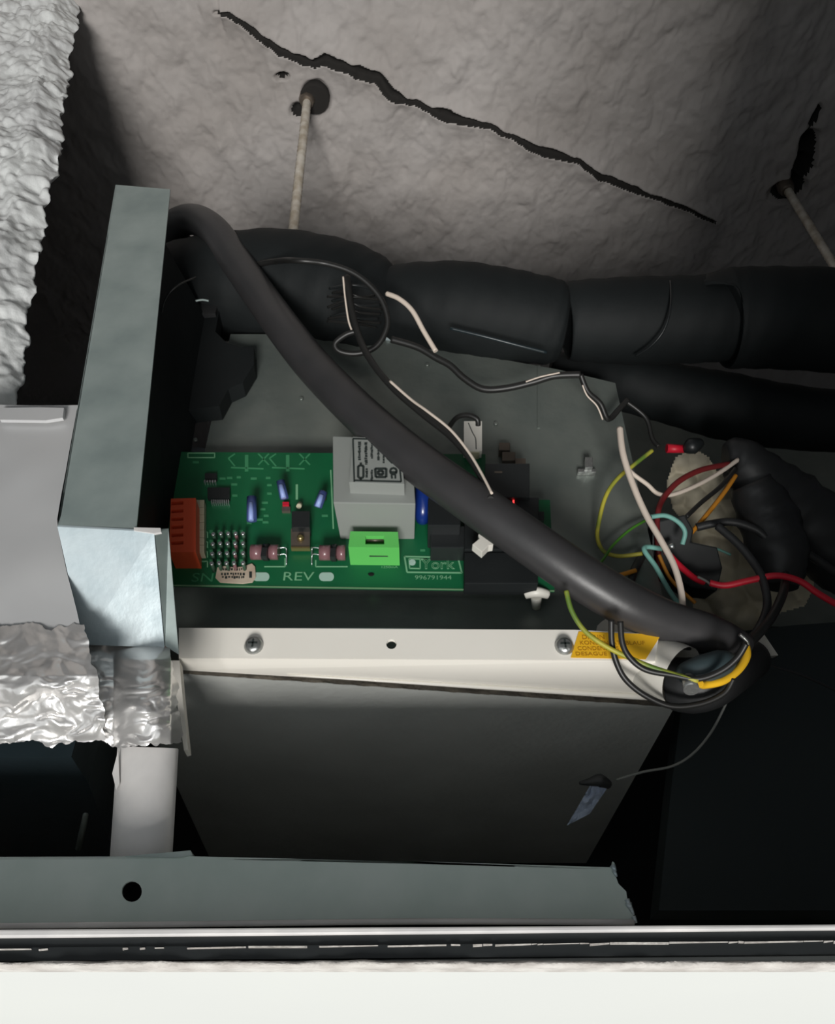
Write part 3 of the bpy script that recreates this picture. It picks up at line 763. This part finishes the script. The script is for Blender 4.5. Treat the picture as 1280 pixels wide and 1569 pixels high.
# ------------------------------------------------------------------ threaded rods
for i, (a, b_, dy, r, lb) in enumerate([((471, 152), (449, 372), .64, .0075, 'steel threaded rod left, hanging from the slab to the black pipe insulation'),
                                       ((1205, 288), (1330, 490), .80, .0078, 'steel threaded rod at the right edge, coming down from the slab')]):
    p, q = PY(a[0], a[1], dy), PY(b_[0], b_[1], dy)
    t = thing('threaded_rod', lb, 'rod', p)
    q = p.lerp(q, 1.25 if i == 0 else 1.0)
    if i == 0: q = q + Vector((0, 0, -.05))
    pts = []; rs = []
    nn = 90
    bb = B(); 
    for k in range(nn + 1):
        pts.append(p.lerp(q, k / nn)); rs.append(r * (1 if k % 2 else .86))
    bb.tube(pts, rs, 10, 1).build('rod', 'rod', t)
    B().tube([p + Vector((0, 0, .03)), p, p + Vector((0, 0, -.012))], [.016, .0145, .011], 8, 2).build('anchor_nut', 'tab', t)
    if i == 0: B().tube([p + Vector((.012, .0, .03)), p + Vector((.012, 0, -.004))], [.026, .024], 14, 1).build('anchor_socket', 'dark_hole_shade', t)

# ------------------------------------------------------------------ insulated pipes
def sleeve(par, pts, wob=.012):
    P3 = [P(u, v, d) for u, v, d, r in pts]; R3 = [r * d / F for u, v, d, r in pts]
    return B().tube(P3, R3, 32, 8, wob=wob).build('sleeve', 'black_foam', par)
p1 = thing('insulated_pipe', 'thick black foam insulated pipe running across under the slab', 'pipe', P(860, 480, .85))
sleeve(p1, [(255, 440, .90, 62), (330, 440, .89, 80), (430, 438, .875, 84), (520, 452, .86, 82), (575, 470, .85, 72), (603, 478, .85, 46)])
sleeve(p1, [(602, 470, .85, 50), (616, 468, .845, 62), (700, 472, .835, 70), (780, 484, .83, 70), (848, 494, .83, 64), (863, 496, .83, 50)])
sleeve(p1, [(864, 494, .84, 50), (876, 492, .84, 60), (960, 492, .835, 66), (1060, 490, .83, 66), (1120, 486, .83, 66)])
sleeve(p1, [(1108, 490, .82, 70), (1120, 488, .82, 76), (1200, 488, .815, 77), (1330, 494, .81, 80)])
b = B(); b.tube([P(690, 503, .775), P(740, 515, .772), P(790, 528, .772), P(838, 540, .775)], .0016, 6); b.build('glued_seam', 'black_film', p1)
b = B(); b.tube([P(1028, 430, .80), P(1028, 470, .778), P(1018, 505, .777), P(998, 530, .785), P(975, 545, .80)], .0012, 6); b.build('glued_seam', 'black_plastic', p1)
p2 = thing('insulated_pipe', 'thinner black foam insulated pipe below the thick one at the right', 'pipe', P(1000, 600, .88))
sleeve(p2, [(845, 556, .90, 14), (890, 566, .90, 28), (960, 586, .89, 44), (1040, 606, .88, 47), (1110, 622, .87, 52), (1200, 638, .865, 50), (1330, 650, .86, 46)])
fb = thing('foam_offcut', 'torn black foam flap hanging over the casing beside the side cover', 'foam', PY(300, 500, .525))
B().prism([PY(u, v, .530) for u, v in [(238, 640), (222, 360), (262, 345), (310, 372), (352, 430), (338, 466), (330, 508), (346, 524), (370, 532), (389, 531), (389, 558), (372, 586), (350, 596), (336, 622), (300, 626)]], (0, .018, 0)).build('flap', 'black_foam', fb)
B().prism([PY(u, v, .525) for u, v in [(297, 460), (318, 460), (334, 464), (330, 480), (300, 482)]], (0, .006, 0)).build('torn_piece', 'black_rubber', fb)
B().tube([P(300, 461, .775), P(310, 459.5, .775), P(320, 461, .775)], .0011, 6).build('bright_edge', 'galvanised', fb)
tag(B().tube([P(246, 505, .74), P(252, 462, .735), P(272, 438, .735), P(300, 425, .75)], .0009, 6).build('thin_cable', 'wire_black'), 'thin dark cable arching over the black foam beside the side cover', 'cable')

# ------------------------------------------------------------------ thick black hose
hose_px = [(236, 385, .93), (258, 352, .925), (292, 336, .90), (326, 352, .86), (360, 398, .83), (400, 455, .79), (440, 510, .75), (480, 560, .72), (540, 622, .68), (600, 676, .65), (660, 723, .625), (720, 766, .605),
           (780, 808, .59), (840, 850, .58), (900, 890, .575), (960, 925, .575), (1020, 952, .58), (1080, 970, .585), (1120, 982, .59), (1146, 986, .595)]
hr = [.0165] * 16 + [.0155, .0150, .0120, .0065]
o = B().tube([P(*q) for q in hose_px], hr, 32, 8, wob=0).build('flexible_hose', 'conduit')
tag(o, 'thick black hose looping from the side cover diagonally across the circuit board', 'hose')

# ------------------------------------------------------------------ wires
def wire(name, m, px, w, label, cat='wire', seg=8, group=None):
    pts = [P(*p) for p in px]; rs = [w * .5 * p[2] / F for p in px]
    return tag(B().tube(pts, rs, seg, 8).build(name, m), label, cat, group)
def D(px, d0, d1):
    n = len(px); return [(u, v, d0 + (d1 - d0) * i / (n - 1)) for i, (u, v) in enumerate(px)]
wire('black_cable', 'wire_black', D([(532, 424), (538, 470), (550, 515), (568, 552), (600, 592), (645, 632), (690, 668), (722, 705), (745, 745), (752, 765)], .745, .585), 11, 'black cable dropping beside the hose to the connector block', 'cable')
wire('white_wire', 'wire_white', D([(526, 424), (529, 455), (534, 490), (540, 508)], .74, .735), 3, 'thin pale wire lying on the left side of the dropping black cable')
wire('white_wire', 'wire_white', D([(598, 584), (630, 612), (655, 630), (690, 658), (718, 692), (738, 725), (754, 756)], .665, .575), 4.5, 'thin white wire lying on the lower part of the dropping black cable')
wire('white_wire', 'wire_white', D([(593, 450), (612, 458), (632, 476), (650, 508), (668, 538)], .76, .73), 8, 'short white wire bending down over the pipe insulation')
wire('black_cable', 'wire_black', D([(600, 520), (640, 532), (668, 548), (690, 560), (712, 580), (740, 596), (775, 595), (815, 586), (850, 576), (890, 574)], .75, .72), 11, 'black cable sagging across the casing below the thick insulated pipe', 'cable')
wire('white_wire', 'wire_white', D([(806, 585), (830, 577), (858, 571)], .712, .712), 2.5, 'thin pale strand along the sagging black cable')
wire('black_cable', 'wire_black', [(375, 414, .83), (400, 404, .815), (425, 400, .795)] + D([(450, 399), (500, 404), (545, 420), (580, 452), (594, 488), (588, 515), (572, 534), (545, 542), (520, 538), (514, 526), (530, 513), (545, 508)], .74, .735), 9, 'black cable looping round in front of the dark recess', 'cable')
wire('black_cable', 'wire_black', D([(890, 574), (901, 600), (920, 618), (932, 642), (948, 628), (962, 612)], .74, .76), 9, 'short kinked black cable under the thin insulated pipe', 'cable')
wire('white_wire', 'wire_white', D([(893, 590), (900, 606), (915, 622), (924, 643)], .725, .735), 2.5, 'thin pale strand on the kinked black cable')
wire('white_wire', 'wire_white', D([(950, 656), (955, 695), (970, 742), (990, 788), (1012, 826), (1033, 866), (1044, 905), (1047, 938)], .69, .585), 10.5, 'long white wire hanging down to the thick hose')
wire('white_wire', 'wire_white', D([(954, 700), (966, 722), (992, 742), (1008, 756), (1030, 758), (1065, 745), (1100, 726), (1132, 704)], .69, .72), 7, 'white wire curving from the long white wire to the black taped bundle')
wire('dark_red_wire', 'wire_dark_red', D([(1012, 890), (1008, 830), (1008, 790), (1016, 765), (1040, 738), (1075, 720), (1118, 711)], .68, .72), 9, 'dark red wire arching into the black taped bundle')
wire('yellow_green_wire', 'stripe_yg', D([(1000, 690), (972, 712), (945, 735), (928, 762), (918, 800), (916, 825), (926, 845), (950, 852), (985, 848)], .70, .66), 6.5, 'yellow green wire curving round left of the white wires')
wire('green_wire', 'wire_green', D([(992, 796), (965, 812), (940, 835), (924, 858), (908, 874)], .69, .64), 4.5, 'thin green wire crossing behind the curved yellow green wire')
wire('orange_wire', 'wire_orange', D([(908, 868), (925, 880), (945, 882), (975, 874)], .64, .65), 7, 'short orange wire emerging above the thick hose')
wire('orange_wire', 'wire_orange', D([(1128, 728), (1112, 752), (1092, 778), (1074, 800), (1060, 816)], .72, .70), 7, 'orange wire running down from the taped bundle')
wire('orange_wire', 'wire_orange', D([(1010, 850), (1026, 884), (1045, 905), (1066, 924)], .67, .66), 6, 'orange wire passing behind the long white wire above the hose')
wire('black_wire', 'wire_black', D([(1128, 718), (1105, 745), (1075, 770), (1052, 792)], .715, .69), 7, 'short straight black wire above the orange wire at the taped bundle')
wire('teal_wire', 'wire_teal', D([(998, 792), (1020, 790), (1040, 800), (1050, 815), (1046, 834)], .66, .665), 7.5, 'pale teal wire hooked round above the connector')
wire('teal_wire', 'wire_teal', D([(1014, 841), (992, 838), (988, 844), (1005, 868), (1020, 895), (1038, 922), (1062, 942), (1090, 950)], .655, .62), 8, 'pale teal wire running down beside the long white wire')
wire('teal_wire', 'wire_teal', D([(1076, 838), (1096, 840), (1120, 850)], .71, .72), 4, 'faint teal wire end over the beige foam')
wire('red_wire', 'wire_red', D([(1022, 846), (1040, 865), (1062, 884), (1078, 892)], .65, .67), 10, 'short bright red wire right of the long white wire')
wire('red_wire', 'wire_red', D([(1088, 893), (1112, 897), (1150, 889), (1190, 882), (1225, 890), (1255, 910), (1300, 936)], .66, .64), 10.5, 'long bright red wire running out of the right edge')
wire('grey_wire', 'wire_grey', D([(1070, 884), (1082, 890), (1092, 898)], .655, .66), 4, 'bare grey wire end between the two red wires')
wire('black_wire', 'black_rubber', D([(1068, 808), (1095, 802), (1125, 800), (1160, 812), (1180, 830)], .70, .69), 13, 'thick black wire arched over the beige foam')
wire('black_wire', 'black_rubber', D([(1100, 806), (1130, 832), (1155, 862), (1170, 890), (1176, 930), (1160, 968), (1140, 985)], .68, .62), 13, 'thick black wire falling over the beige foam to the hose end')
wire('black_wire', 'black_rubber', D([(1205, 830), (1240, 850), (1300, 890)], .70, .70), 14, 'black wire leaving at the right edge above the long red wire')
wire('black_wire', 'wire_black', D([(1205, 880), (1200, 910), (1180, 950), (1150, 985)], .66, .60), 14, 'black wire going down right of the falling thick black wire')
wire('black_wire', 'black_rubber', D([(985, 850), (972, 875), (966, 900), (970, 930)], .67, .63), 13, 'black wire left of the teal wire above the hose')
wire('yellow_green_wire', 'stripe_yg', D([(868, 905), (876, 935), (895, 965), (925, 988), (965, 1008), (1010, 1026), (1070, 1043)], .552, .532), 8, 'yellow green wire drooping in front of the yellow label')
wire('yellow_wire', 'wire_yellow', D([(1072, 1047), (1080, 1049), (1108, 1043), (1132, 1026), (1144, 1006), (1143, 990)], .536, .560), 13, 'thick yellow wire curving up round the drain elbow to the hose end')
wire('black_wire', 'wire_black', D([(937, 950), (938, 985), (945, 1015), (960, 1042), (990, 1066), (1030, 1082), (1075, 1078), (1110, 1062), (1124, 1040)], .546, .546), 9.5, 'outer of the two black wires looping under the drain elbow')
wire('black_wire', 'wire_black', D([(951, 952), (954, 985), (966, 1008), (990, 1026), (1030, 1034), (1070, 1040), (1105, 1028), (1130, 1008), (1144, 986)], .540, .528), 9.5, 'inner of the two black wires looping over the drain elbow')
wire('grey_wire', 'wire_grey', D([(1130, 1040), (1112, 1080), (1090, 1122), (1062, 1155), (1030, 1174), (985, 1183), (945, 1195)], .575, .60), 4, 'thin grey wire curving down below the drain elbow')
wire('hose_tie', 'screw', D([(1134, 972), (1146, 985), (1144, 1006), (1134, 1022)], .565, .565), 6, 'small clear tie around the pinched end of the thick hose', 'tie')

# black taped bundle, connector blocks, crimp
tb = thing('taped_bundle', 'thick bundle wrapped in black tape at the right below the pipes', 'cable bundle', P(1170, 760, .74))
B().tube([P(1112, 700, .735), P(1130, 702, .735), P(1165, 735, .735), P(1200, 770, .74), P(1250, 815, .74), P(1320, 870, .74)], [.010, .020, .026, .034, .036, .034], 24, 6, wob=.04).build('wrapping', 'black_rubber', tb)
B().tube([P(1150, 740, .72), P(1175, 790, .715), P(1195, 850, .70), P(1196, 900, .69)], [.018, .026, .024, .014], 20, 6, wob=.05).build('loose_tape', 'black_rubber', tb)
jb = thing('terminal_strip', 'black connector strip where the coloured wires meet', 'connector', P(1050, 850, .70))
B().prism([P(u, v, .69) for u, v in [(1000, 800), (1050, 788), (1064, 812), (1060, 830), (1100, 838), (1108, 870), (1100, 905), (1060, 900), (1030, 880), (1000, 850)]], (0, .03, .01)).build('body', 'black_plastic', jb, .0015)
B().tube([P(1024, 838, .675), P(1034, 836, .672)], .0025, 10).build('screw', 'solder', jb)
cr = thing('crimp_terminal', 'dark red insulated crimp terminal bolted near the beige foam', 'terminal', P(1040, 690, .74))
B().tube([P(1022, 687, .74), P(1048, 688, .74)], [.0042, .0038], 12).build('sleeve', 'wire_red', cr)
B().tube([P(1050, 690, .74), P(1060, 684, .735), P(1074, 678, .74)], [.003, .008, .004], 10).build('eyelet', 'black_plastic', cr)
B().tube([P(960, 615, .76), P(990, 640, .76), P(1000, 672, .755), P(1010, 684, .75)], .0022, 8).build('wire', 'wire_black', cr)

# beige sprayed foam behind the wires
def lumpy(poly, d, seed, name, m, label, cat):
    n = 110
    us = np.linspace(min(p[0] for p in poly), max(p[0] for p in poly), n); vs_ = np.linspace(min(p[1] for p in poly), max(p[1] for p in poly), n)
    U, V_ = np.meshgrid(us, vs_, indexing='ij')
    rs = np.random.RandomState(seed); pts = np.stack([rs.uniform(us[0] - 20, us[-1] + 20, 90), rs.uniform(vs_[0] - 20, vs_[-1] + 20, 90)], 1)
    DD = np.sqrt(((U[..., None] - pts[:, 0]) ** 2 + (V_[..., None] - pts[:, 1]) ** 2)).min(-1)
    # inside test
    ins = np.zeros(U.shape, bool); q = poly; j = len(q) - 1
    for i in range(len(q)):
        c = ((q[i][1] > V_) != (q[j][1] > V_)) & (U < (q[j][0] - q[i][0]) * (V_ - q[i][1]) / (q[j][1] - q[i][1] + 1e-9) + q[i][0]); ins ^= c; j = i
    bump = np.clip(1 - (DD / 24) ** 2, 0, 1) * .014 + .012 * fbm(U * .03, V_ * .03, seed, 3)
    dd = d - bump
    a = (U - 640) / F; b_ = (784.5 - V_) / F
    A = np.stack([a * dd, (CT - b_ * ST) * dd, (ST + b_ * CT) * dd], -1)
    vv2, ff2 = grid_mesh(A)
    keep = ins.reshape(-1)[ff2].all(1)
    ff2 = ff2[keep]
    us_, inv = np.unique(ff2, return_inverse=True)
    vf = vv2[us_]; ff3 = inv.reshape(-1, 4)
    back = vf * (1 + .03 / d); N_ = len(vf)
    allv = np.concatenate([vf, back]); allf = np.concatenate([ff3, ff3[:, ::-1] + N_])
    # side walls
    from collections import Counter
    E = Counter()
    for f in ff3:
        for k in range(4): E[tuple(sorted((int(f[k]), int(f[(k + 1) % 4]))))] += 1
    sd = [(a_, b2, b2 + N_, a_ + N_) for (a_, b2), c in E.items() if c == 1]
    allf = np.concatenate([allf, np.array(sd)])
    return tag(fast_obj(name, allv, allf, m), label, cat)
lumpy([(1034, 700), (1062, 684), (1088, 700), (1100, 720), (1150, 730), (1200, 800), (1240, 820), (1250, 900), (1235, 930), (1180, 945), (1160, 975), (1090, 965), (1060, 930), (1068, 880), (1058, 820), (1030, 780), (1020, 740)],
      .80, 6, 'sprayed_foam', 'foam_beige', 'lumpy beige sprayed foam behind the coloured wires at the right', 'foam')
tag(B().prism([P(u, v, .74) for u, v in [(1210, 826), (1240, 824), (1246, 850), (1236, 858)]], (0, .01, 0)).build('plaster_lump', 'foam_beige', None, .002), 'small pale plaster flake just right of the black taped bundle', 'plaster')

# dark insulated block right of the unit and an added dark sheet for the void behind
ib = thing('insulation_sheet', 'black insulation sheet standing right of the fan coil unit, with a shade backing added behind', 'insulation', (.35, .66, .2))
B().prism([PY(u, v, .66) for u, v in [(1060, 962), (1130, 968), (1215, 958), (1400, 945), (1400, 1395), (1010, 1395), (1030, 1200)]], (0, .03, 0)).build('sheet', 'dark_sheet', ib)
B().box(-.5, 1.3, 1.0, 1.02, .09, .60).build('shade_backing', 'black_foam', ib)  # added black sheet that paints the shaded void behind the unit
B().tube([P(1180, 1020, .66), P(1230, 1035, .66), P(1290, 1062, .66)], .0012, 6).build('fold', 'black_rubber', ib)
tag(B().prism([PY(u, v, .80) for u, v in [(905, 620), (960, 615), (1120, 655), (1300, 668), (1300, 960), (985, 960), (985, 760)]], (0, .02, 0)).build('rear_panel', 'galvanised_dark'), 'dull grey panel far behind the coloured wires, right of the casing', 'panel')

# blue plastic scrap
bs = thing('plastic_scrap', 'small crumpled bluish plastic scrap hanging under the unit by a wire', 'plastic scrap', P(900, 1230, .60))
A = np.zeros((20, 20, 3)); 
for i in range(20):
    for j in range(20):
        s_, t_ = i / 19, j / 19
        lu = 903 - 34 * s_ + (1 - s_) * 2; ru_ = 934 - 30 * s_
        u = lu + (ru_ - lu) * t_; v = 1203 + 62 * s_ - 18 * t_ * s_
        d = .60 - .012 * float(np.abs(fbm(np.array(u * .07), np.array(v * .07), 8, 3)))
        A[i, j] = P(u, v, d) - bs.location
vv, ff = grid_mesh(A); fast_obj('crumpled_sheet', vv, ff, 'scrap', smooth=False, parent=bs)
B().tube([P(888, 1200, .60), P(905, 1198, .598), P(920, 1196, .598), P(934, 1203, .60)], [.001, .003, .005, .003], 8).build('knot', 'black_rubber', bs)
p = PZ(1168, 1225, .3)
